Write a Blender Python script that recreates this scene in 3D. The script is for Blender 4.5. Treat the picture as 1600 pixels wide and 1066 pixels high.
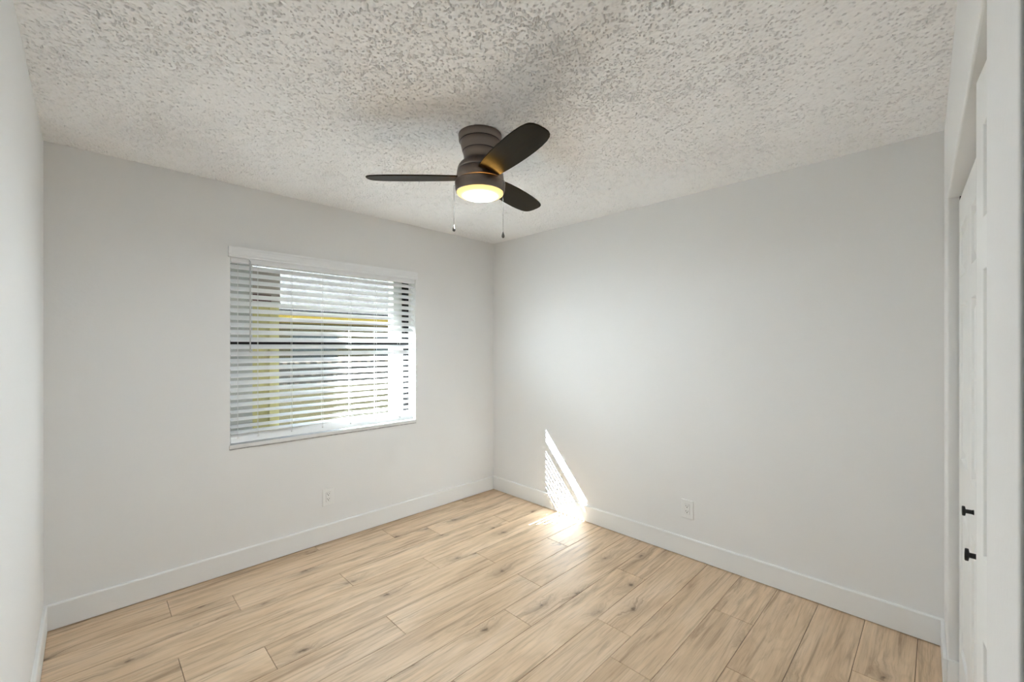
import bpy, bmesh, math, random
import numpy as np
from mathutils import Vector, Matrix

for o in list(bpy.data.objects):
    bpy.data.objects.remove(o, do_unlink=True)
scene = bpy.context.scene
C = scene.collection
random.seed(7)
R = math.radians

# ------------------------------------------------------------------ camera
# world: X runs along the window wall (0 = far corner, negative to the left),
# Y runs out of the room through the window wall (inside is negative), Z up
CAM = (-2.863, -3.133, 1.42)
cam_d = bpy.data.cameras.new('camera')
cam = bpy.data.objects.new('camera', cam_d)
C.objects.link(cam)
cam.location = CAM
cam.rotation_euler = (R(90), 0, R(45.1 - 90))
cam_d.sensor_width = 36
cam_d.lens = 664.6 / 1600 * 36
cam_d.shift_y = 8.3 / 1600
cam_d.clip_start = 0.02
scene.camera = cam

# ------------------------------------------------------------------ light
SUN = Vector((1, -0.764, -0.905)).normalized()
w = bpy.data.worlds.new('sky'); scene.world = w
w.use_nodes = True
wn = w.node_tree.nodes; wl = w.node_tree.links
sky = wn.new('ShaderNodeTexSky')
sky.sky_type = 'HOSEK_WILKIE'
sky.sun_direction = (-SUN).normalized()
sky.turbidity = 3.0
sky.ground_albedo = 0.4
hs = wn.new('ShaderNodeHueSaturation'); hs.inputs['Saturation'].default_value = 0.95
wl.new(sky.outputs[0], hs.inputs['Color'])
wl.new(hs.outputs[0], wn['Background'].inputs[0])
wn['Background'].inputs[1].default_value = 2.6
sd = bpy.data.lights.new('sun', 'SUN'); sd.energy = 25.0; sd.angle = R(0.25); sd.color = (0.91, 0.98, 1.02)
sun = bpy.data.objects.new('sun', sd); C.objects.link(sun)
sun.rotation_euler = SUN.to_track_quat('-Z', 'Y').to_euler()
sun.location = (-8, 8, 9)
DOME_CORE = 61.0
HALL_FILL = 0.5

vs = scene.view_settings
vs.view_transform = 'Standard'; vs.look = 'None'; vs.gamma = 1; vs.use_curve_mapping = False
vs.exposure = 2.87
cy = scene.cycles
cy.max_bounces = 14; cy.diffuse_bounces = 9; cy.glossy_bounces = 4; cy.transparent_max_bounces = 12
cy.use_denoising = True
cy.denoising_prefilter = 'NONE'
cy.use_adaptive_sampling = False
cy.sample_clamp_indirect = 8

# ------------------------------------------------------------------ materials
def mat(name, col, rough=0.6, metal=0.0, spec=0.5, bump=None, var=None):
    m = bpy.data.materials.new(name); m.use_nodes = True
    nt = m.node_tree; b = nt.nodes['Principled BSDF']
    b.inputs['Base Color'].default_value = (*col, 1)
    b.inputs['Roughness'].default_value = rough
    b.inputs['Metallic'].default_value = metal
    b.inputs['Specular IOR Level'].default_value = spec
    tc = nt.nodes.new('ShaderNodeTexCoord')
    if bump:
        n = nt.nodes.new('ShaderNodeTexNoise'); n.inputs['Scale'].default_value = bump[0]; n.inputs['Detail'].default_value = 3
        bp = nt.nodes.new('ShaderNodeBump'); bp.inputs['Strength'].default_value = bump[1]; bp.inputs['Distance'].default_value = bump[2]
        nt.links.new(tc.outputs['Object'], n.inputs['Vector'])
        nt.links.new(n.outputs[0], bp.inputs['Height']); nt.links.new(bp.outputs[0], b.inputs['Normal'])
    if var:
        n = nt.nodes.new('ShaderNodeTexNoise'); n.inputs['Scale'].default_value = var[0]; n.inputs['Detail'].default_value = 2
        mx = nt.nodes.new('ShaderNodeMix'); mx.data_type = 'RGBA'
        mx.inputs[6].default_value = (*col, 1); mx.inputs[7].default_value = (*var[1], 1)
        nt.links.new(tc.outputs['Object'], n.inputs['Vector']); nt.links.new(n.outputs[0], mx.inputs[0])
        nt.links.new(mx.outputs[2], b.inputs['Base Color'])
    return m

WALL = (0.80, 0.80, 0.795)
M_wall = mat('wall_paint', WALL, 0.75, spec=0.25, bump=(55, 0.12, 0.004), var=(3.0, (0.785, 0.785, 0.78)))
M_trim = mat('trim_paint', (0.82, 0.825, 0.82), 0.4, spec=0.4)
M_door = mat('door_paint', (0.82, 0.825, 0.815), 0.45, spec=0.35)
M_ceil = mat('popcorn_plaster', (0.90, 0.90, 0.895), 0.9, spec=0.1)
M_gap = mat('plank_gap', (0.10, 0.075, 0.05), 0.9, spec=0.1)
M_black = mat('black_metal', (0.006, 0.006, 0.006), 0.45, spec=0.4)
M_bronze = mat('dark_bronze_frame', (0.012, 0.012, 0.012), 0.5, spec=0.3)
M_slat = mat('white_slat', (0.84, 0.85, 0.86), 0.4, spec=0.35)
M_cord = mat('white_cord', (0.75, 0.75, 0.74), 0.8)
M_wand = mat('clear_wand', (0.55, 0.55, 0.54), 0.25, spec=0.6)
M_sill = mat('marble_sill', (0.80, 0.80, 0.79), 0.3, var=(14, (0.62, 0.62, 0.62)))
M_caulk = mat('caulk_bead', (0.72, 0.72, 0.70), 0.9, var=(38, (0.08, 0.08, 0.08)))
M_plate = mat('outlet_plastic', (0.80, 0.80, 0.79), 0.35)
M_slot = mat('outlet_slot', (0.03, 0.03, 0.03), 0.7)
M_dome_rim = None
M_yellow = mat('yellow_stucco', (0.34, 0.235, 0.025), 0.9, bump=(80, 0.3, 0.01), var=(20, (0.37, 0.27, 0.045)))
M_cream = mat('pale_yellow_paint', (0.52, 0.45, 0.15), 0.8, var=(25, (0.56, 0.52, 0.28)))
M_box = mat('sun_block_paint', (0.34, 0.29, 0.26), 0.8, var=(30, (0.42, 0.37, 0.33)))
M_maroon = mat('maroon_paint', (0.10, 0.03, 0.03), 0.6)
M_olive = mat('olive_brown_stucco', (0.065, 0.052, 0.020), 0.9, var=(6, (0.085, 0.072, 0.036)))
M_green = mat('lawn_green', (0.055, 0.058, 0.026), 1.0, var=(5, (0.075, 0.07, 0.042)))
M_darkglass = mat('dark_window', (0.015, 0.02, 0.02), 0.15)
M_ext = mat('exterior_white', (0.82, 0.82, 0.80), 0.7)
M_pend = mat('chrome', (0.16, 0.16, 0.155), 0.18, metal=1)
M_chain = mat('chain_steel', (0.06, 0.058, 0.055), 0.6, metal=0.3, spec=0.2)

def brushed():
    m = bpy.data.materials.new('brushed_bronze'); m.use_nodes = True
    nt = m.node_tree; b = nt.nodes['Principled BSDF']
    b.inputs['Base Color'].default_value = (0.22, 0.185, 0.165, 1)
    b.inputs['Metallic'].default_value = 0.9; b.inputs['Roughness'].default_value = 0.36
    tc = nt.nodes.new('ShaderNodeTexCoord'); mp = nt.nodes.new('ShaderNodeMapping')
    mp.inputs['Scale'].default_value = (3, 3, 500)
    n = nt.nodes.new('ShaderNodeTexNoise'); n.inputs['Scale'].default_value = 3
    b.inputs['Anisotropic'].default_value = 0.6
    tg = nt.nodes.new('ShaderNodeTangent'); tg.direction_type = 'RADIAL'; tg.axis = 'Z'; nt.links.new(tg.outputs[0], b.inputs['Tangent'])
    bp = nt.nodes.new('ShaderNodeBump'); bp.inputs['Strength'].default_value = 0.06; bp.inputs['Distance'].default_value = 0.001
    L = nt.links.new
    L(tc.outputs['Object'], mp.inputs[0]); L(mp.outputs[0], n.inputs['Vector']); L(n.outputs[0], bp.inputs['Height']); L(bp.outputs[0], b.inputs['Normal'])
    return m
M_brush = brushed()
M_groove = mat('dark_groove', (0.02, 0.018, 0.015), 0.5, metal=0.3)

def blade_wood():
    m = bpy.data.materials.new('espresso_blade'); m.use_nodes = True
    nt = m.node_tree; b = nt.nodes['Principled BSDF']; L = nt.links.new
    tc = nt.nodes.new('ShaderNodeTexCoord'); mp = nt.nodes.new('ShaderNodeMapping')
    mp.inputs['Scale'].default_value = (3, 45, 1)
    n = nt.nodes.new('ShaderNodeTexNoise'); n.inputs['Scale'].default_value = 2; n.inputs['Detail'].default_value = 4
    cr = nt.nodes.new('ShaderNodeValToRGB')
    cr.color_ramp.elements[0].color = (0.010, 0.006, 0.0012, 1); cr.color_ramp.elements[1].color = (0.024, 0.0165, 0.0035, 1)
    L(tc.outputs['Object'], mp.inputs[0]); L(mp.outputs[0], n.inputs['Vector']); L(n.outputs[0], cr.inputs[0]); L(cr.outputs[0], b.inputs['Base Color'])
    b.inputs['Roughness'].default_value = 0.5
    b.inputs['Specular IOR Level'].default_value = 0.10
    return m
M_blade = blade_wood()

def dome():
    m = bpy.data.materials.new('opal_dome_glow'); m.use_nodes = True
    nt = m.node_tree; L = nt.links.new
    for n in list(nt.nodes): nt.nodes.remove(n)
    out = nt.nodes.new('ShaderNodeOutputMaterial'); em = nt.nodes.new('ShaderNodeEmission')
    tc = nt.nodes.new('ShaderNodeTexCoord'); sp = nt.nodes.new('ShaderNodeSeparateXYZ')
    cb = nt.nodes.new('ShaderNodeCombineXYZ'); ln = nt.nodes.new('ShaderNodeVectorMath'); ln.operation = 'LENGTH'
    L(tc.outputs['Object'], sp.inputs[0]); L(sp.outputs[0], cb.inputs[0]); L(sp.outputs[1], cb.inputs[1]); L(cb.outputs[0], ln.inputs[0])
    mr = nt.nodes.new('ShaderNodeMapRange'); mr.inputs[1].default_value = 0; mr.inputs[2].default_value = 0.115
    L(ln.outputs['Value'], mr.inputs[0])
    c = nt.nodes.new('ShaderNodeValToRGB'); e = c.color_ramp.elements
    e[0].position = 0.0; e[0].color = (0.51, 0.79, 1.07, 1)
    e[1].position = 1.0; e[1].color = (1.0, 0.70, 0.26, 1)
    x = c.color_ramp.elements.new(0.66); x.color = (1, 0.95, 0.86, 1)
    x = c.color_ramp.elements.new(0.84); x.color = (1, 0.74, 0.34, 1)
    s = nt.nodes.new('ShaderNodeValToRGB'); e = s.color_ramp.elements
    s.color_ramp.interpolation = 'EASE'
    e[0].position = 0.40; e[0].color = (1, 1, 1, 1)
    e[1].position = 0.76; e[1].color = (0, 0, 0, 1)
    mm = nt.nodes.new('ShaderNodeMath'); mm.operation = 'MULTIPLY_ADD'; mm.inputs[1].default_value = DOME_CORE; mm.inputs[2].default_value = 0.2
    L(mr.outputs[0], c.inputs[0]); L(mr.outputs[0], s.inputs[0]); L(s.outputs[0], mm.inputs[0])
    L(c.outputs[0], em.inputs[0]); L(mm.outputs[0], em.inputs[1]); L(em.outputs[0], out.inputs[0])
    return m
M_dome = dome()

def emit(name, col, s):
    m = bpy.data.materials.new(name); m.use_nodes = True
    b = m.node_tree.nodes['Principled BSDF']
    b.inputs['Emission Color'].default_value = (*col, 1); b.inputs['Emission Strength'].default_value = s
    return m
M_ring = emit('added_ring_glow', (1, 0.55, 0.13), 14)
M_hall = emit('hall_fill_glow', (0.70, 0.86, 1.0), HALL_FILL)

def glass():
    m = bpy.data.materials.new('window_glass'); m.use_nodes = True
    nt = m.node_tree; L = nt.links.new
    for n in list(nt.nodes): nt.nodes.remove(n)
    out = nt.nodes.new('ShaderNodeOutputMaterial'); t = nt.nodes.new('ShaderNodeBsdfTransparent'); g = nt.nodes.new('ShaderNodeBsdfGlossy')
    g.inputs['Roughness'].default_value = 0.02
    t.inputs[0].default_value = (0.96, 0.97, 0.965, 1)
    lw = nt.nodes.new('ShaderNodeLayerWeight')
    pw = nt.nodes.new('ShaderNodeMath'); pw.operation = 'POWER'; pw.inputs[1].default_value = 5
    f = nt.nodes.new('ShaderNodeMath'); f.operation = 'MULTIPLY_ADD'; f.inputs[1].default_value = 0.96; f.inputs[2].default_value = 0.04
    L(lw.outputs['Facing'], pw.inputs[0]); L(pw.outputs[0], f.inputs[0])
    mx = nt.nodes.new('ShaderNodeMixShader')
    L(f.outputs[0], mx.inputs[0]); L(t.outputs[0], mx.inputs[1]); L(g.outputs[0], mx.inputs[2]); L(mx.outputs[0], out.inputs[0])
    return m
M_glass = glass()

def wood():
    m = bpy.data.materials.new('oak_plank'); m.use_nodes = True
    nt = m.node_tree; L = nt.links.new; N = nt.nodes.new
    b = nt.nodes['Principled BSDF']
    at = N('ShaderNodeAttribute'); at.attribute_name = 'plank'
    tn = N('ShaderNodeAttribute'); tn.attribute_name = 'tone'
    def noise(scale, vec, detail=4, dist=0.0, rough=0.55):
        mp = N('ShaderNodeMapping'); mp.inputs['Scale'].default_value = scale
        n = N('ShaderNodeTexNoise'); n.inputs['Scale'].default_value = 1; n.inputs['Detail'].default_value = detail
        n.inputs['Distortion'].default_value = dist; n.inputs['Roughness'].default_value = rough
        L(vec, mp.inputs[0]); L(mp.outputs[0], n.inputs['Vector']); return n.outputs[0]
    def math_(op, a, bb=None, c=None, clamp=False):
        n = N('ShaderNodeMath'); n.operation = op; n.use_clamp = clamp
        for i, v in enumerate((a, bb, c)):
            if v is None: continue
            if isinstance(v, (int, float)): n.inputs[i].default_value = v
            else: L(v, n.inputs[i])
        return n.outputs[0]
    def ramp(v, stops):
        r = N('ShaderNodeValToRGB'); e = r.color_ramp.elements
        e[0].position, e[0].color = stops[0][0], (*stops[0][1], 1)
        e[1].position, e[1].color = stops[-1][0], (*stops[-1][1], 1)
        for p, c in stops[1:-1]:
            k = e.new(p); k.color = (*c, 1)
        L(v, r.inputs[0]); return r.outputs[0]
    def mix(kind, f, a, c):
        n = N('ShaderNodeMix'); n.data_type = 'RGBA'; n.blend_type = kind
        if isinstance(f, (int, float)): n.inputs[0].default_value = f
        else: L(f, n.inputs[0])
        for i, v in ((6, a), (7, c)):
            if isinstance(v, tuple): n.inputs[i].default_value = (*v, 1)
            else: L(v, n.inputs[i])
        return n.outputs[2]
    P = at.outputs['Vector']
    # knots: sparse cells, each an elongated spot
    mpk = N('ShaderNodeMapping'); mpk.inputs['Scale'].default_value = (1.9, 4.6, 1)
    L(P, mpk.inputs[0])
    wv = N('ShaderNodeTexNoise'); wv.inputs['Scale'].default_value = 22; wv.inputs['Detail'].default_value = 4
    L(P, wv.inputs['Vector'])
    vo = N('ShaderNodeTexVoronoi'); vo.voronoi_dimensions = '2D'; vo.feature = 'F1'; vo.inputs['Scale'].default_value = 1; vo.inputs['Randomness'].default_value = 1
    L(mpk.outputs[0], vo.inputs['Vector'])
    dist = math_('MULTIPLY_ADD', wv.outputs[0], 0.22, vo.outputs['Distance'])
    dist = math_('SUBTRACT', dist, 0.085)
    sel = math_('GREATER_THAN', N_sep(nt, vo.outputs['Color']), 0.40)
    kn = ramp(dist, [(0.0, (1, 1, 1)), (0.035, (0.9, 0.9, 0.9)), (0.075, (0.42, 0.42, 0.42)), (0.14, (0.20, 0.20, 0.20)), (0.32, (0, 0, 0))])
    kn = math_('MULTIPLY', kn, sel)
    # grain pushed aside round the knots
    halo = ramp(dist, [(0.0, (1, 1, 1)), (0.10, (0.5, 0.5, 0.5)), (0.27, (0, 0, 0))])
    sx = N('ShaderNodeSeparateXYZ'); L(P, sx.inputs[0])
    yy = math_('MULTIPLY_ADD', math_('MULTIPLY', halo, sel), 0.05, sx.outputs[1])
    cb = N('ShaderNodeCombineXYZ'); L(sx.outputs[0], cb.inputs[0]); L(yy, cb.inputs[1]); L(sx.outputs[2], cb.inputs[2])
    Q = cb.outputs[0]
    big = noise((1.6, 8, 1), Q, 3, 0.8)
    streak = noise((1.5, 34, 1), Q, 5, 0.7, 0.6)
    fine = noise((7, 190, 1), Q, 3, 0.0, 0.6)
    cath = noise((0.75, 5.2, 1), Q, 2, 0.4)
    rings = math_('SINE', math_('MULTIPLY', cath, 85))
    rings = math_('MULTIPLY_ADD', rings, 0.5, 0.5)
    col = ramp(big, [(0.30, (0.57, 0.415, 0.275)), (0.5, (0.69, 0.522, 0.358)), (0.72, (0.745, 0.582, 0.425))])
    col = mix('MULTIPLY', 1.0, col, ramp(streak, [(0.30, (0.62, 0.58, 0.54)), (0.45, (0.97, 0.965, 0.96)), (0.75, (1.10, 1.09, 1.08))]))
    col = mix('MULTIPLY', 0.32, col, ramp(rings, [(0.0, (0.80, 0.77, 0.74)), (0.35, (1, 1, 1)), (1, (1.03, 1.03, 1.03))]))
    col = mix('MULTIPLY', 0.6, col, ramp(fine, [(0.3, (0.76, 0.74, 0.72)), (0.5, (1, 1, 1)), (0.8, (1.03, 1.03, 1.03))]))
    # darker heartwood smears
    smear = noise((1.3, 13, 1), Q, 5, 1.6, 0.62)
    sm = ramp(smear, [(0.55, (0, 0, 0)), (0.66, (0.55, 0.55, 0.55)), (0.78, (1, 1, 1))])
    col = mix('MIX', math_('MULTIPLY', sm, 0.70), col, (0.26, 0.18, 0.11))
    col = mix('MIX', math_('MULTIPLY', kn, 0.88), col, (0.085, 0.052, 0.030))
    col = mix('MULTIPLY', 1.0, col, ramp(tn.outputs['Fac'], [(0.0, (0.93, 0.915, 0.90)), (1.0, (1.04, 1.04, 1.04))]))
    L(col, b.inputs['Base Color'])
    b.inputs['Roughness'].default_value = 0.42; b.inputs['Specular IOR Level'].default_value = 0.35
    bp = N('ShaderNodeBump'); bp.inputs['Strength'].default_value = 0.12; bp.inputs['Distance'].default_value = 0.001
    L(streak, bp.inputs['Height']); L(bp.outputs[0], b.inputs['Normal'])
    return m
def N_sep(nt, sock):
    s = nt.nodes.new('ShaderNodeSeparateColor'); nt.links.new(sock, s.inputs[0]); return s.outputs[0]
M_wood = wood()

def brickmat(name, c1, c2, mortar, scale, bw, rh, ms):
    m = bpy.data.materials.new(name); m.use_nodes = True
    nt = m.node_tree; b = nt.nodes['Principled BSDF']; L = nt.links.new
    tc = nt.nodes.new('ShaderNodeTexCoord'); br = nt.nodes.new('ShaderNodeTexBrick')
    br.inputs['Color1'].default_value = (*c1, 1); br.inputs['Color2'].default_value = (*c2, 1); br.inputs['Mortar'].default_value = (*mortar, 1)
    br.inputs['Scale'].default_value = scale; br.inputs['Brick Width'].default_value = bw; br.inputs['Row Height'].default_value = rh; br.inputs['Mortar Size'].default_value = ms
    L(tc.outputs['UV'], br.inputs['Vector']); L(br.outputs[0], b.inputs['Base Color'])
    b.inputs['Roughness'].default_value = 0.9
    return m
M_shingle = brickmat('roof_shingles', (0.017, 0.014, 0.0125), (0.027, 0.024, 0.0215), (0.007, 0.005, 0.0045), 1, 0.32, 0.14, 0.012)
M_lattice = brickmat('brown_block_course', (0.08, 0.062, 0.046), (0.10, 0.08, 0.06), (0.018, 0.015, 0.011), 1, 0.15, 0.16, 0.05)

# ------------------------------------------------------------------ mesh helpers
class MB:
    """collects shapes and links them as ONE mesh object"""
    def __init__(s, tf=None): s.v = []; s.f = []; s.mi = []; s.sm = []; s.uv = {}; s.tf = tf or (lambda p: p)
    def add(s, vs, fs, mi=0, smooth=False):
        o = len(s.v); s.v += [s.tf(p) for p in vs]
        for f in fs: s.f.append([o + i for i in f]); s.mi.append(mi); s.sm.append(smooth)
    def box(s, a, b, mi=0):
        (x0, y0, z0), (x1, y1, z1) = [min(p) if 0 else p for p in (a, b)]
        x0, x1 = sorted((x0, x1)); y0, y1 = sorted((y0, y1)); z0, z1 = sorted((z0, z1))
        v = [(x0, y0, z0), (x1, y0, z0), (x1, y1, z0), (x0, y1, z0), (x0, y0, z1), (x1, y0, z1), (x1, y1, z1), (x0, y1, z1)]
        s.add(v, [(0, 3, 2, 1), (4, 5, 6, 7), (0, 1, 5, 4), (1, 2, 6, 5), (2, 3, 7, 6), (3, 0, 4, 7)], mi)
    def prism(s, prof, p0, p1, up=(0, 0, 1), mi=0, smooth=False):
        """profile of (side, up) points swept from p0 to p1"""
        p0, p1 = Vector(p0), Vector(p1); d = (p1 - p0).normalized(); u = Vector(up); sd = d.cross(u).normalized(); u = sd.cross(d)
        n = len(prof)
        v = [tuple(p + sd * a + u * b) for p in (p0, p1) for a, b in prof]
        f = [(i, (i + 1) % n, n + (i + 1) % n, n + i) for i in range(n)]
        s.add(v, f, mi, smooth); s.add(v, [tuple(range(n - 1, -1, -1)), tuple(range(n, 2 * n))], mi)
    def lathe(s, prof, c=(0, 0, 0), n=64, mi=0, smooth=True, axis=None):
        """profile of (radius, height) points spun round z (or axis)"""
        M = Matrix.Identity(3) if axis is None else Vector((0, 0, 1)).rotation_difference(Vector(axis)).to_matrix()
        v = []; f = []; c = Vector(c)
        for r, z in prof:
            for k in range(n):
                a = 2 * math.pi * k / n; v.append(tuple(M @ Vector((r * math.cos(a), r * math.sin(a), z)) + c))
        for j in range(len(prof) - 1):
            for k in range(n):
                k2 = (k + 1) % n; f.append((j * n + k, j * n + k2, (j + 1) * n + k2, (j + 1) * n + k))
        s.add(v, f, mi, smooth)
    def tube(s, pts, r, n=8, mi=0):
        for a, b in zip(pts[:-1], pts[1:]):
            a, b = Vector(a), Vector(b); L = (b - a).length
            s.lathe([(0, 0), (r, 0), (r, L), (0, L)], a, n, mi, True, axis=(b - a).normalized())
    def build(s, name, mats, parent=None, weld=True, bevel=0, loc=None, normals=True):
        me = bpy.data.meshes.new(name)
        vv = s.v if loc is None else [tuple(Vector(p) - Vector(loc)) for p in s.v]
        me.from_pydata(vv, [], s.f)
        for m in (mats if isinstance(mats, (list, tuple)) else [mats]): me.materials.append(m)
        me.polygons.foreach_set('material_index', s.mi); me.polygons.foreach_set('use_smooth', s.sm)
        if weld or normals:
            bm = bmesh.new(); bm.from_mesh(me)
            if weld: bmesh.ops.remove_doubles(bm, verts=bm.verts, dist=1e-6)
            if normals: bmesh.ops.recalc_face_normals(bm, faces=bm.faces)
            bm.to_mesh(me); bm.free()
        o = bpy.data.objects.new(name, me); C.objects.link(o)
        if loc is not None: o.location = loc
        if parent: o.parent = parent
        if bevel:
            md = o.modifiers.new('bevel', 'BEVEL'); md.width = bevel; md.segments = 3; md.limit_method = 'ANGLE'
            md.harden_normals = False
        return o

def tag(o, label, cat, group=None, kind=None):
    o['label'] = label; o['category'] = cat
    if group: o['group'] = group
    if kind: o['kind'] = kind
    return o
def struct(o, label, cat): return tag(o, label, cat, kind='structure')
def empty(name, loc=(0, 0, 0), rz=0):
    o = bpy.data.objects.new(name, None); C.objects.link(o); o.location = loc; o.rotation_euler = (0, 0, rz)
    o.empty_display_size = 0.1
    return o

XL = -3.02          # left wall
H = 2.44            # ceiling height
WX0, WX1, WZ0, WZ1 = -2.233, -0.896, 0.775, 2.035   # window opening
HALLY = -5.1

# closet wall frame: s runs from the right wall towards the camera, n out into the room
ce = Vector((-1, -0.02, 0)).normalized(); cn = Vector((-0.02, 1, 0)).normalized()
def cw(p):
    q = Vector((0, -3.151, 0)) + ce * p[0] + cn * p[1]
    return (q.x, q.y, p[2])

# ------------------------------------------------------------------ room shell
m = MB()
m.box((XL - 0.15, 0, -0.1), (WX0, 0.22, 2.6)); m.box((WX1, 0, -0.1), (0.15, 0.22, 2.6))
m.box((WX0, 0, -0.1), (WX1, 0.22, WZ0)); m.box((WX0, 0, WZ1), (WX1, 0.22, 2.6))
struct(m.build('wall_window', M_wall, weld=False), 'white painted wall with the window and blind in it', 'wall')
m = MB(); m.box((XL - 0.15, HALLY - 0.1, -0.1), (XL, 0, 2.6))
struct(m.build('wall_left', M_wall), 'white wall at the extreme left edge of the view', 'wall')
m = MB(); m.box((0, -4.0, -0.1), (0.15, 0, 2.6))
struct(m.build('wall_right', M_wall), 'white wall carrying the bright patch of sunlight', 'wall')

S0, S1, S2 = 0.34, 1.83, 2.146
HZ = 2.03
m = MB(cw)
m.box((0, -0.115, 0), (S0, 0, H + 0.05)); m.box((S0, -0.115, HZ), (S1, 0, H + 0.05)); m.box((S1, -0.115, 0), (S2, 0, H + 0.05))
struct(m.build('wall_closet', M_wall, bevel=0.006, weld=False), 'white wall round the closet opening at the right edge', 'wall')
m = MB()
m.box((-2.05, -4.0, 0), (0, -3.9, H + 0.05))                       # back of the closet
m.box((-2.163, HALLY, 0), (-2.05, -3.34, H + 0.05))                # side of the passage
struct(m.build('wall_closet_inner', M_wall, weld=False), 'plain white inner walls behind the closet doors', 'wall')
m = MB(); m.box((XL, HALLY - 0.1, 0), (-2.05, HALLY, H + 0.05))
struct(m.build('wall_passage', M_wall), 'plain white end wall of the passage behind the viewer', 'wall')

# ------------------------------------------------------------------ floor planks
PW, PL, Y0 = 0.198, 1.30, -0.091
joints = {-1: -1.726, 0: -1.252, 1: -0.981, 2: -0.451, 3: -1.272, 4: -0.973, 5: -0.453, 6: -0.967, 7: -1.271, 8: -0.464, 9: -0.983,
          10: -1.17, 11: -0.466, 12: -0.86, 13: -1.30, 14: -0.49, 15: -1.1}
rng = random.Random(3)
V = []; F = []; pl = []; tone = []; mi = []
def plank(x0, x1, y0, y1):
    g = 0.0011; x0 += g; x1 -= g; y0 += g; y1 -= g; c = 0.0016
    o = len(V); ox, oy, t = rng.uniform(0, 60), rng.uniform(0, 60), rng.random()
    ring = [(x0, y0), (x1, y0), (x1, y1), (x0, y1)]; ins = [(x0 + c, y0 + c), (x1 - c, y0 + c), (x1 - c, y1 - c), (x0 + c, y1 - c)]
    for pts, z in ((ring, -0.006), (ring, -0.0006), (ins, 0.0)):
        for x, y in pts:
            V.append((x, y, z)); pl.append((x + ox, y + oy, ox)); tone.append(t)
    F.append((o + 8, o + 9, o + 10, o + 11)); mi.append(0)
    for a in (0, 4):
        for k in range(4):
            k2 = (k + 1) % 4; F.append((o + a + k, o + a + k2, o + a + 4 + k2, o + a + 4 + k)); mi.append(0)
for j in range(-1, 26):
    yt = Y0 - PW * (j - 1) - PW; yb = yt - PW
    yt = min(yt, 0.0)
    xj = joints.get(j, rng.uniform(-1.7, -0.5))
    xs = sorted({0.0, XL} | {xj + PL * n for n in range(-4, 4) if XL + 0.02 < xj + PL * n < -0.02})
    for a, b in zip(xs[:-1], xs[1:]): plank(a, b, yb, yt)
o0 = len(V)
for p in ((XL, HALLY, -0.006), (0, HALLY, -0.006), (0, 0, -0.006), (XL, 0, -0.006), (XL, HALLY, -0.1), (0, HALLY, -0.1), (0, 0, -0.1), (XL, 0, -0.1)):
    V.append(p); pl.append((0, 0, 0)); tone.append(0)
for f in ((0, 1, 2, 3), (7, 6, 5, 4), (0, 4, 5, 1), (1, 5, 6, 2), (2, 6, 7, 3), (3, 7, 4, 0)): F.append(tuple(o0 + i for i in f)); mi.append(1)
me = bpy.data.meshes.new('floor'); me.from_pydata(V, [], F)
me.materials.append(M_wood); me.materials.append(M_gap); me.polygons.foreach_set('material_index', mi)
a = me.attributes.new('plank', 'FLOAT_VECTOR', 'POINT'); a.data.foreach_set('vector', [c for p in pl for c in p])
a = me.attributes.new('tone', 'FLOAT', 'POINT'); a.data.foreach_set('value', tone)
fo = bpy.data.objects.new('floor', me); C.objects.link(fo)
struct(fo, 'light oak wood plank floor with dark knots and thin seams', 'floor')

# ------------------------------------------------------------------ popcorn ceiling: real relief
def popcorn(x0, x1, y0, y1, step):
    nx, ny = int((x1 - x0) / step) + 1, int((y1 - y0) / step) + 1
    r = np.random.default_rng(5)
    def blur(a, sig):
        fx = np.fft.fftfreq(nx)[:, None]; fy = np.fft.fftfreq(ny)[None, :]
        g = np.exp(-2 * (math.pi * sig) ** 2 * (fx ** 2 + fy ** 2))
        b = np.real(np.fft.ifft2(np.fft.fft2(a) * g)); return (b - b.mean()) / b.std()
    def n(sig): return blur(r.standard_normal((nx, ny)), sig / step)
    h1 = n(0.0030); h2 = n(0.0060); big = n(0.10)
    h = np.clip(h1 * 0.9 + h2 * 0.6, -0.9, 1.5) * 0.0010           # grains
    pit = np.clip((n(0.0023) + 0.20 * n(0.012) + 0.22 * big - 1.32) * 7.0, 0, 1.0)
    h = np.clip(h - pit * 0.034, -0.036, 0.003)                    # pits between the grains
    X, Y = np.meshgrid(np.linspace(x0, x1, nx), np.linspace(y0, y1, ny), indexing='ij')
    return nx, ny, X, Y, h
nx, ny, X, Y, h = popcorn(XL, 0.0, HALLY + 1.6, 0.0, 0.0023)
co = np.stack([X, Y, H + 0.0 - h], -1).reshape(-1, 3)
idx = np.arange(nx * ny).reshape(nx, ny)
q = np.stack([idx[:-1, :-1], idx[:-1, 1:], idx[1:, 1:], idx[1:, :-1]], -1).reshape(-1, 4)
# slab above so that the ceiling has thickness
yb = HALLY + 1.6
extra = np.array([(XL, HALLY, H), (0, HALLY, H), (0, yb, H), (XL, yb, H), (XL, HALLY, H + 0.15), (0, HALLY, H + 0.15), (0, 0.0, H + 0.15), (XL, 0.0, H + 0.15)])
nv = len(co); co = np.vstack([co, extra])
q = np.vstack([q, np.array([(0, 3, 2, 1), (4, 5, 6, 7)]) + nv])
me = bpy.data.meshes.new('ceiling')
me.vertices.add(len(co)); me.vertices.foreach_set('co', co.astype(np.float32).ravel())
me.loops.add(q.size); me.loops.foreach_set('vertex_index', q.astype(np.int32).ravel())
me.polygons.add(len(q)); me.polygons.foreach_set('loop_start', np.arange(0, q.size, 4, dtype=np.int32))
me.update(calc_edges=True); me.validate()
me.materials.append(M_ceil)
ceil_o = bpy.data.objects.new('ceiling', me); C.objects.link(ceil_o)
struct(ceil_o, 'white popcorn textured ceiling with the fan on it', 'ceiling')

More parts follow.
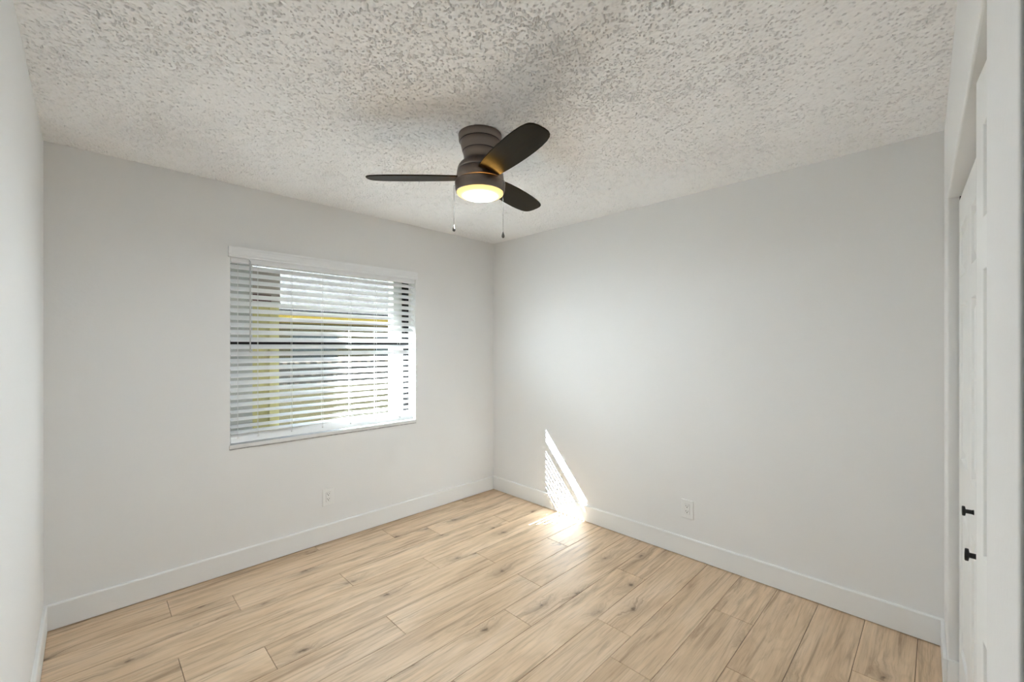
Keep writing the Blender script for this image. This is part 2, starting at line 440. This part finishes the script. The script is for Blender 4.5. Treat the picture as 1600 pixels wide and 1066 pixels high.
# ------------------------------------------------------------------ baseboards
BH, BT = 0.132, 0.014
def board(pts_prof_len, p0, p1, name, label, tf=None):
    m = MB(tf); 
    prof = [(0, 0.005), (BT, 0.005), (BT, BH - 0.006), (BT - 0.003, BH - 0.001), (BT - 0.006, BH), (0, BH)]
    m.prism(prof, p0, p1)
    return struct(m.build(name, M_trim), label, 'baseboard')
# profile side points to the right of travel direction
board(0, (XL + BT, 0, 0), (-BT, 0, 0), 'baseboard_window', 'white baseboard under the window wall outlet')
board(0, (0, 0, 0), (0, -3.151, 0), 'baseboard_right', 'white baseboard crossed by the patch of sunlight')
board(0, (XL, HALLY, 0), (XL, 0, 0), 'baseboard_left', 'white baseboard on the wall at the left edge')
m = MB(cw)
m.box((0.014, 0, 0.002), (S0 + 0.013, 0.013, 0.128)); m.box((S0, -0.044, 0.002), (S0 + 0.013, 0.0, 0.128))
struct(m.build('baseboard_closet', M_trim, bevel=0.003, weld=False), 'short white baseboard return beside the closet door', 'baseboard')

# ------------------------------------------------------------------ window
wz = empty('window_1', ((WX0 + WX1) / 2, 0.1, WZ0))
struct(wz, 'single-hung window with dark frame and mid rail behind the blind', 'window')
def under(o, parent):
    o.parent = parent; o.matrix_parent_inverse = Matrix.Translation(parent.location).inverted(); return o
FY0, FY1 = 0.075, 0.115
m = MB(); t = 0.022
m.box((WX0, FY0, WZ0 + 0.02), (WX0 + 0.012, FY1, WZ1)); m.box((WX1 - 0.035, FY0, WZ0 + 0.02), (WX1 - 0.022, FY1, WZ1))
m.box((WX0, FY0, WZ1 - t), (WX1, FY1, WZ1)); m.box((WX0, FY0, WZ0 + 0.02), (WX1, FY1, WZ0 + 0.035))
under(m.build('frame', M_bronze, weld=False), wz)
m = MB(); m.box((WX1 - 0.022, FY0, WZ0 + 0.02), (WX1, FY1, WZ1))
fr = under(m.build('white_jamb', M_ext), wz); fr['label'] = 'white jamb strip'
m = MB(); m.box((WX0 + 0.012, FY0 - 0.012, 1.415), (WX1 - 0.035, FY0 + 0.018, 1.462))
under(m.build('meeting_rail', M_bronze), wz)
m = MB(); m.box((WX1 - 0.062, FY0 + 0.004, WZ0 + 0.035), (WX1 - 0.050, FY0 + 0.022, 1.415)); m.box((WX1 - 0.064, FY0 + 0.02, 1.44), (WX1 - 0.045, FY1, WZ1 - t))
under(m.build('sash_stile', M_bronze, weld=False), wz)
for nm, z0, z1, y in (('pane', WZ0 + 0.035, 1.43, FY0 + 0.012), ('pane', 1.44, WZ1 - t, FY0 + 0.028)):
    m = MB(); m.box((WX0 + 0.012, y, z0), (WX1 - 0.05, y + 0.003, z1)); under(m.build(nm, M_glass), wz)
m = MB(); m.box((WX0 - 0.006, -0.012, WZ0), (WX1 + 0.004, 0.075, WZ0 + 0.024))
under(m.build('sill', M_sill, bevel=0.004), wz)
m = MB(); m.box((WX0 - 0.004, -0.006, WZ0 - 0.006), (WX1 + 0.002, 0.0, WZ0))
k = under(m.build('caulk_bead', M_caulk), wz); k['label'] = 'grimy caulk line under the sill'
# white reveal outside the glass at the right
m = MB(); m.box((-1.030, 0.13, WZ0), (WX1, 0.215, WZ1))
under(m.build('outer_reveal', M_ext), wz)

# ------------------------------------------------------------------ blind
BX0, BX1 = WX0 + 0.004, WX1 - 0.006
bl = empty('window_blind', ((BX0 + BX1) / 2, 0.03, 1.98))
tag(bl, 'white horizontal slat blind hanging over the window', 'blind')
m = MB()
m.box((WX0 - 0.012, -0.024, 1.980), (WX1 + 0.006, -0.015, 2.044))
m.box((WX0 - 0.012, -0.015, 1.980), (WX0 - 0.004, -0.001, 2.044)); m.box((WX1 - 0.002, -0.015, 1.980), (WX1 + 0.006, -0.001, 2.044))
m.box((WX0 - 0.012, -0.029, 1.992), (WX1 + 0.006, -0.024, 2.006)); m.box((WX0 - 0.012, -0.027, 2.030), (WX1 + 0.006, -0.024, 2.044))
under(m.build('valance', M_slat, bevel=0.002, weld=False), bl)
m = MB(); m.box((BX0, 0.004, 1.952), (BX1, 0.058, 2.005)); under(m.build('headrail', M_slat, bevel=0.003), bl)
m = MB()
YS, W2, TILT, PITCH, ZT = 0.032, 0.025, R(36), 0.0463, 1.928
zs = [ZT - PITCH * k for k in range(23)] + [0.8715]
for i, z in enumerate(zs):
    tl = R(float(np.interp(z, (0.90, 1.03, 1.06, 1.30, 1.38, 1.93), (14, 16, 28, 29, 34, 39))))
    zc = z
    c, s = math.cos(tl), math.sin(tl)
    prof = []
    for k in range(7):                       # slightly crowned section, room edge low
        u = -1 + k / 3; cr = 0.0022 * (1 - u * u)
        prof.append((YS + W2 * u * c - cr * s, zc + W2 * u * s + cr * c))
    top = prof; bot = [(y + 0.0026 * s, zz - 0.0026 * c) for y, zz in prof]
    loop = top + bot[::-1]; n = len(loop)
    v = [(x, y, zz) for x in (BX0 + 0.002, BX1 - 0.002) for y, zz in loop]
    m.add(v, [(a, (a + 1) % n, n + (a + 1) % n, n + a) for a in range(n)], smooth=False)
    m.add(v, [tuple(range(n)), tuple(range(2 * n - 1, n - 1, -1))])
under(m.build('slats', M_slat), bl)
ZB = 0.829
m = MB(); c, s_ = math.cos(R(62)), math.sin(R(62))
pr = [(YS + u * c - v * s_, ZB + u * s_ + v * c) for u, v in ((-0.029, -0.006), (0.029, -0.006), (0.029, 0.006), (-0.029, 0.006))]
m.add([(x, y, z) for x in (BX0 + 0.002, BX1 - 0.002) for y, z in pr], [(0, 1, 5, 4), (1, 2, 6, 5), (2, 3, 7, 6), (3, 0, 4, 7), (3, 2, 1, 0), (4, 5, 6, 7)])
under(m.build('bottom_rail', M_slat, bevel=0.004), bl)
cords = [-2.190] + [-2.077 + 0.207 * k for k in range(6)]
for x in cords:
    m = MB()
    for dx, dy in ((0, -0.0275), (0.010, 0.0275)):
        m.tube([(x + dx, YS + dy, ZB + 0.012), (x + dx, YS + dy, 1.952)], 0.0011, 6)
    m.box((x - 0.004, YS - 0.030, ZB + 0.004), (x + 0.006, YS - 0.020, ZB + 0.012))
    under(m.build('ladder_cord', M_cord, weld=False), bl)
m = MB(); m.tube([(-2.126, -0.012, 1.965), (-2.126, -0.014, 1.382)], 0.0042, 8); m.tube([(-2.126, 0.004, 1.972), (-2.126, -0.012, 1.965)], 0.003, 8)
under(m.build('tilt_wand', M_wand, weld=False), bl)

# ------------------------------------------------------------------ outlets
def outlet(loc, rz, label):
    r = empty('wall_outlet', loc, rz); tag(r, label, 'outlet', None)
    # local: plate in XZ, room side is -Y
    def rbox(mb, w_, h_, y0, y1, ch):
        a, b_ = w_ / 2, h_ / 2
        v = []
        for (ww, hh, y) in ((a, b_, y0), (a, b_, y1 + ch), (a - ch, b_ - ch, y1)):
            v += [(-ww, y, -hh), (ww, y, -hh), (ww, y, hh), (-ww, y, hh)]
        f = [(8, 9, 10, 11), (3, 2, 1, 0)]
        for q_ in (0, 4):
            for k_ in range(4): f.append((q_ + k_, q_ + (k_ + 1) % 4, q_ + 4 + (k_ + 1) % 4, q_ + 4 + k_))
        mb.add(v, f)
    m = MB(); rbox(m, 0.080, 0.124, 0.0, -0.0075, 0.002); m.build('cover_plate', M_plate, r)
    m = MB(); rbox(m, 0.0345, 0.0685, -0.004, -0.0078, 0.0004); g = m.build('gap', M_slot, r); g.name = 'seam'
    m = MB(); rbox(m, 0.033, 0.067, -0.004, -0.0092, 0.0006); m.build('receptacle', M_plate, r)
    for zc in (0.0195, -0.0155):
        m = MB()
        m.box((-0.0080, -0.0097, zc - 0.001), (-0.0055, -0.009, zc + 0.008)); m.box((0.0055, -0.0097, zc), (0.0080, -0.009, zc + 0.007))
        m.lathe([(0, -0.0003), (0.0030, -0.0003), (0.0030, 0.0004), (0, 0.0004)], (0, -0.0095, zc - 0.0065), 16, axis=(0, 1, 0))
        m.build('slots', M_slot, r, weld=False)
    for zc in (0.0475, -0.0475):
        m = MB(); m.lathe([(0, -0.0004), (0.0028, -0.0004), (0.0028, 0.0006), (0, 0.0006)], (0, -0.0077, zc), 16, axis=(0, 1, 0)); m.build('screw', M_plate, r)
    return r
outlet((-1.629, 0, 0.328), 0, 'white electrical outlet on the wall below the window')
outlet((0, -1.937, 0.323), R(-90), 'white electrical outlet on the wall right of the sunlight patch')

# ------------------------------------------------------------------ closet bifold doors
def leaf_mesh(width, name, parent, front=1):
    """leaf local: x 0..width, front face at y=0 looking +y, thickness to -y"""
    z0, z1, th, st = 0.015, 2.008, 0.032, 0.066
    m = MB()
    panels = [(0.215, 0.798), (0.974, 1.584), (1.692, 1.891)]
    zc = [z0]
    xa, xb = st, width - st
    rects = []
    prev = z0
    for a, b in panels:
        rects.append((0, width, prev, a)); rects.append((0, xa, a, b)); rects.append((xb, width, a, b)); prev = b
    rects.append((0, width, prev, z1))
    for x0, x1, a, b in rects: m.add([(x0, 0, a), (x0, 0, b), (x1, 0, b), (x1, 0, a)], [(0, 1, 2, 3)])
    for a, b in panels:
        loops = []
        for i, d in ((0, 0), (0.002, -0.001), (0.008, -0.0125), (0.020, -0.0125), (0.042, -0.003)):
            loops.append([(xa + i, d, a + i), (xa + i, d, b - i), (xb - i, d, b - i), (xb - i, d, a + i)])
        v = [p for l in loops for p in l]; f = []
        for j in range(len(loops) - 1):
            for k_ in range(4): f.append((4 * j + k_, 4 * j + (k_ + 1) % 4, 4 * j + 4 + (k_ + 1) % 4, 4 * j + 4 + k_))
        e = 4 * (len(loops) - 1); f.append((e, e + 1, e + 2, e + 3)); m.add(v, f)
    W = width
    m.add([(0, 0, z0), (W, 0, z0), (W, -th, z0), (0, -th, z0), (0, 0, z1), (W, 0, z1), (W, -th, z1), (0, -th, z1)],
          [(0, 3, 2, 1), (4, 5, 6, 7), (1, 2, 6, 5), (2, 3, 7, 6), (3, 0, 4, 7)])
    o = m.build(name, M_door, parent, weld=False, normals=False)
    return o
def place_leaf(parent, A, B):
    """A,B: (s,n) of the front face ends, A nearer the right wall"""
    pa, pb = Vector(cw((A[0], A[1], 0))), Vector(cw((B[0], B[1], 0)))
    d = pa - pb                      # local +x runs from B to A so that +y faces the room
    o = leaf_mesh(d.length, 'leaf', parent)
    o.location = pb - parent.location
    o.rotation_euler = (0, 0, math.atan2(d.y, d.x))
    return o
def knob(parent, leaf, A, B, s, z):
    t_ = (s - A[0]) / (B[0] - A[0]); n_ = A[1] + (B[1] - A[1]) * t_
    m = MB()
    p = Vector(cw((s, n_, z))); pa, pb = Vector(cw((*A, 0))), Vector(cw((*B, 0)))
    d = (pa - pb).normalized(); nn = Vector((-d.y, d.x, 0))
    m.lathe([(0.0, 0.0), (0.0085, 0.0), (0.0068, 0.004), (0.0064, 0.018), (0.0150, 0.0195), (0.0155, 0.0215), (0.0155, 0.0250), (0.0145, 0.0262), (0, 0.0265)], (0, 0, 0), 28, axis=nn)
    o = m.build('knob', M_black, parent)
    o.parent = leaf; R_ = leaf.rotation_euler.z
    loc = p - Vector(parent.location) - leaf.location
    o.location = Matrix.Rotation(-R_, 3, 'Z') @ loc; o.rotation_euler = (0, 0, -R_)
    o['label'] = 'small black round knob'
    return o
P1 = [(S0 + 0.017, -0.033), (0.712, -0.041), (1.083, -0.050)]
P2 = [(1.089, -0.047), (1.455, -0.012), (1.824, -0.041)]
for nm, Pn, kl, ks, lab in (('door_1', P1, 1, 0.85, 'white panelled folding closet door nearer the room corner, black knob'),
                            ('door_2', P2, 0, 1.27, 'white panelled folding closet door nearest the viewer, slightly folded open')):
    dr = empty(nm, cw((Pn[1][0], Pn[1][1], 0.0))); struct(dr, lab, 'door')
    for i in (0, 1):
        A, B = Pn[i], Pn[i + 1]
        e_ = 0.0015
        A2 = (A[0] + e_, A[1]); B2 = (B[0] - e_, B[1])
        lf = place_leaf(dr, A2, B2)
        if i == kl: knob(dr, lf, A2, B2, ks, 0.886)
    if nm == 'door_1':
        m = MB(cw); m.box((S0 + 0.022, -0.058, 2.008), (S0 + 0.040, -0.034, 2.024)); under(m.build('pivot', M_black), dr)
m = MB(cw); m.box((S0, -0.085, 2.018), (S1, -0.058, HZ))
struct(m.build('trim_1', M_trim), 'white track above the folding closet doors', 'door track')

m = MB(cw); m.box((S2, -0.115, 0), (S2 + 0.012, -0.0015, 2.2))  # strip added on the wall end, its grey paints in the shade there
struct(m.build('shade_strip', mat('painted_shade_grey', (0.30, 0.30, 0.295), 0.6), bevel=0.002), 'added dark grey strip, painted shade on the wall end at the right border', 'painted shade')

# ------------------------------------------------------------------ ceiling fan
FX, FY = -1.519, -1.566
fan = empty('ceiling_fan', (FX, FY, H))
tag(fan, 'ceiling fan with three dark blades and a lit round lamp', 'ceiling fan')
g = 0.0022
def grooved(segs):
    return segs
m = MB()
body = [(0.0, 0.0), (0.1040, 0.0), (0.1045, -0.004), (0.1035, -0.030)]
m.lathe([(0, -0.0005), (0.104, -0.0005), (0.1045, -0.004), (0.1025, -0.031), (0.098, -0.0335)])
m.lathe([(0.0965, -0.036), (0.0975, -0.037), (0.092, -0.055), (0.0865, -0.078), (0.085, -0.081)])
m.lathe([(0.083, -0.0835), (0.0835, -0.0845), (0.0795, -0.100), (0.0785, -0.115), (0.0800, -0.124), (0.0865, -0.133), (0.0965, -0.142), (0.1040, -0.152), (0.1085, -0.163), (0.1100, -0.171), (0.1085, -0.173)])
m.lathe([(0.1085, -0.1758), (0.1112, -0.177), (0.1145, -0.205), (0.1155, -0.222), (0.1155, -0.2240), (0.106, -0.2245)])
m.build('housing', M_brush, fan, weld=False)
m = MB()
m.lathe([(0.0985, -0.031), (0.0945, -0.034), (0.0955, -0.038)]); m.lathe([(0.0855, -0.080), (0.082, -0.083), (0.083, -0.086)])
m.lathe([(0.109, -0.172), (0.1062, -0.1745), (0.109, -0.178)]); m.lathe([(0.100, -0.224), (0.094, -0.227), (0.094, -0.233)])
m.build('groove', M_groove, fan, weld=False)
m = MB()
m.lathe([(0.0, -0.2330), (0.1165, -0.2330), (0.1175, -0.231), (0.1190, -0.2275), (0.1210, -0.2278), (0.1220, -0.235), (0.1200, -0.262), (0.1165, -0.275), (0.1135, -0.279), (0.1110, -0.276)])
dr_ = m.build('light_drum', M_brush, fan, weld=False)
m = MB()
for a in (-62,):
    ca, sa = math.cos(R(a)), math.sin(R(a))
    for dz in (0,):
        p = Vector((0.1215 * ca, 0.1215 * sa, -0.241)); tg = Vector((-sa, ca, 0)); nr = Vector((ca, sa, 0))
        v = []
        for n_ in (-0.002, 0.0008):
            for a_, z_ in ((-0.006, -0.003), (0.006, -0.003), (0.006, 0.003), (-0.006, 0.003)): v.append(tuple(p + tg * a_ + nr * n_ + Vector((0, 0, z_))))
        m.add(v, [(4, 5, 6, 7), (3, 2, 1, 0), (0, 1, 5, 4), (1, 2, 6, 5), (2, 3, 7, 6), (3, 0, 4, 7)])
m.build('vent', M_black, dr_, weld=False)
m = MB(); m.lathe([(0.0980, -0.2306), (0.1100, -0.2306)]); gl = m.build('added_glow_ring', M_ring, fan)  # hidden glowing ring added to light the blade undersides
m = MB(); m.lathe([(0.1125, -0.272), (0.1130, -0.278), (0.1105, -0.284), (0.102, -0.2895), (0.085, -0.2945), (0.060, -0.2985), (0.030, -0.3005), (0.0, -0.301)])
m.build('lamp_dome', M_dome, fan)['label'] = 'glowing warm white lamp dome'
# blades: local +x outward, outline (x, y) with y>0 on the left looking outward
def blade_shape():
    half = [(0.100, 0.050, -0.056), (0.13, 0.054, -0.061), (0.18, 0.060, -0.067), (0.25, 0.0665, -0.0720), (0.32, 0.0700, -0.0735), (0.39, 0.0700, -0.0720), (0.44, 0.0675, -0.0680),
            (0.480, 0.0625, -0.0625), (0.506, 0.0555, -0.0555), (0.520, 0.0470, -0.0480), (0.530, 0.0330, -0.0350), (0.5345, 0.0130, -0.0150)]
    m = MB(); t_ = 0.0030
    half = [(0.1 + (x - 0.1) * 1.032, a, b) for x, a, b in half]
    L_ = [(x, a) for x, a, b in half]; R2 = [(x, b) for x, a, b in half]
    ring = L_ + R2[::-1]; n = len(ring); e = 0.0018
    cx_, cy_ = 0.3, 0.0
    def ins(p): 
        d = Vector((cx_ - p[0], cy_ - p[1])).normalized(); return (p[0] + d.x * e, p[1] + d.y * e)
    lay = [([ins(p) for p in ring], t_), (ring, t_ - e), (ring, -t_ + e), ([ins(p) for p in ring], -t_)]
    v = [(x, y, z) for l, z in lay for x, y in l]; f = []
    for j in range(3):
        for k_ in range(n): f.append((j * n + k_, (j + 1) * n + k_, (j + 1) * n + (k_ + 1) % n, j * n + (k_ + 1) % n))
    k = len(half)
    for off, flip in ((0, False), (3 * n, True)):
        for i in range(k - 1):
            a, b_, c_, d_ = off + i, off + i + 1, off + n - 2 - i, off + n - 1 - i
            f.append((a, d_, c_, b_) if not flip else (a, b_, c_, d_))
    m.add(v, f); return m
b0 = blade_shape().build('blade', M_blade, fan)
FWD = 45.1
for i, ang in enumerate((180, 58, -61)):                # degrees, measured from the camera's right hand
    b_ = b0 if i == 0 else b0.copy()
    if i: C.objects.link(b_); b_.parent = fan
    b_.location = (0, 0, -0.205)
    # camera right is heading FWD-90
    b_.rotation_mode = 'XYZ'
    b_.rotation_euler = (R(-11), 0, R(ang + FWD - 90))
for a, zt, zb in ((183, -0.245, 0.0), (-2, -0.245, 0.0)):
    pass
def chain(ang, z_end):
    ca, sa = math.cos(R(ang + FWD - 90)), math.sin(R(ang + FWD - 90))
    m = MB(); r = 0.1270; x, y = r * ca, r * sa
    m.tube([(0.118 * ca, 0.118 * sa, -0.240), (x, y, -0.2415), (x, y, z_end)], 0.0007, 6)
    z = -0.245
    while z > z_end:
        m.lathe([(0, 0.0014), (0.0014, 0), (0, -0.0014)], (x, y, z), 6); z -= 0.0042
    o = m.build('pull_chain', M_chain, fan, weld=False)
    m = MB(); pr = [(0.0, 0.0), (0.0016, -0.001), (0.0022, -0.006), (0.0045, -0.013), (0.0068, -0.020), (0.0074, -0.025), (0.0062, -0.030), (0.0030, -0.0325), (0, -0.033)]
    m.lathe(pr, (x, y, z_end), 24); m.build('pendant', M_pend, o)
chain(180, -0.432); chain(-28, -0.478)

# ------------------------------------------------------------------ fill lamp added in the unseen passage behind the viewer
hl = empty('added_fill_lamp', (-2.60, -4.2, H))
tag(hl, 'unseen round fill lamp added on the passage ceiling behind the viewer', 'added fill lamp')
m = MB(); m.lathe([(0, 0), (0.19, 0), (0.19, -0.03), (0.165, -0.035)]); m.build('lamp_base', M_trim, hl)
m = MB(); m.lathe([(0.165, -0.03), (0.15, -0.06), (0.10, -0.08), (0, -0.088)]); m.build('diffuser', M_hall, hl)

# ------------------------------------------------------------------ outside
m = MB(); m.box((-14, 0.22, -0.6), (14, 16, -0.3))
struct(m.build('ground', M_green), 'dull green ground outside the window', 'ground')
m = MB(); m.box((-4.2, 0.22, 2.25), (1.2, 0.64, 2.42))
struct(m.build('trim_2', M_ext), 'white roof eave above the outside of the window', 'eave')
sh = empty('hurricane_shutter', (-2.05, 0.27, 0.75))
tag(sh, 'pale yellow folded shutter stack outside the left of the window', 'shutter')
m = MB()
nf = 7; x0, x1 = -2.36, -1.878
zz = [0.70, 1.725]
for k in range(nf):
    a = x0 + (x1 - x0) * k / nf; b_ = x0 + (x1 - x0) * (k + 1) / nf
    m.box((a + 0.004, 0.245 + (0.010 if k % 2 else 0), zz[0]), (b_ - 0.004, 0.315, zz[1])); m.box((a, 0.262, zz[0]), (b_, 0.30, zz[1]))
under(m.build('folds', M_cream, weld=False), sh)
m = MB(); m.box((x0, 0.235, 1.735), (x1, 0.32, 1.95)); under(m.build('sun_blocker', M_box), sh)['label'] = 'brownish box added to block the sun'  # box added above the folds to block sun, coloured like the roof behind
m = MB(); m.box((x0, 0.228, 1.737), (x1 - 0.06, 0.236, 1.785)); under(m.build('lower_trim', M_maroon), sh)['label'] = 'dark maroon strip'
m = MB(); m.box((x0, 0.232, 1.72), (x1 + 0.004, 0.325, 1.737)); under(m.build('cap', M_ext), sh)['label'] = 'white cap strip'
# white side track between the shutter and the glass
m = MB(); m.box((-2.30, 0.200, WZ0), (-2.062, 0.224, WZ1))
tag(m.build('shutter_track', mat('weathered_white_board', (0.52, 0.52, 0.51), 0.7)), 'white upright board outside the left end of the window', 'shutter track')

nh = empty('neighbor_house', (-1.0, 5.5, -0.3))
tag(nh, 'yellow house with maroon fascia and shingled roof beyond the blind', 'house')
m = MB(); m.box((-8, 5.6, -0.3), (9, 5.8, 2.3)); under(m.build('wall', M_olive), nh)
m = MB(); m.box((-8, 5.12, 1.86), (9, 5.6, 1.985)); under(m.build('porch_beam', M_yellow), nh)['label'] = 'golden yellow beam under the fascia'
m = MB(); m.box((-8.3, 4.98, 1.975), (9.3, 5.06, 2.075)); under(m.build('fascia', M_maroon), nh)
m = MB()
m.add([(-8.3, 4.95, 2.07), (9.3, 4.95, 2.07), (9.3, 9.8, 5.10), (-8.3, 9.8, 5.10), (-8.3, 4.95, 2.03), (9.3, 4.95, 2.03), (9.3, 9.8, 5.02), (-8.3, 9.8, 5.02)],
      [(0, 1, 2, 3), (7, 6, 5, 4), (0, 4, 5, 1), (1, 5, 6, 2), (2, 6, 7, 3), (3, 7, 4, 0)])
rf = under(m.build('roof', M_shingle, weld=False, normals=False), nh)
def uv(o, fn):
    me_ = o.data; ul = me_.uv_layers.new(name='uv')
    for lp in me_.loops:
        ul.data[lp.index].uv = fn(me_.vertices[lp.vertex_index].co)
uv(rf, lambda c: (c.x, c.y * 1.1))
for (xa, xb, z0_, z1_) in ((-0.1, 0.75, 0.75, 1.62), (1.6, 2.5, 0.75, 1.62), (-2.6, -1.8, 0.75, 1.62)):
    m = MB(); m.box((xa, 5.56, z0_), (xb, 5.61, z1_)); f_ = under(m.build('window', M_darkglass), nh)
m = MB(); m.tube([(-0.98, 5.03, 1.95), (-0.98, 5.03, -0.28)], 0.0, 6)
gw = empty('garden_wall', (0, 3.2, -0.3))
tag(gw, 'low olive garden wall with brown block top course outside', 'wall')
m = MB(); m.box((-7, 3.1, -0.3), (7, 3.28, 0.88)); under(m.build('base', M_olive), gw)
m = MB(); m.box((-7, 3.12, 0.88), (7, 3.26, 1.20)); tw = under(m.build('block_course', M_lattice), gw)
uv(tw, lambda c: (c.x, c.z))
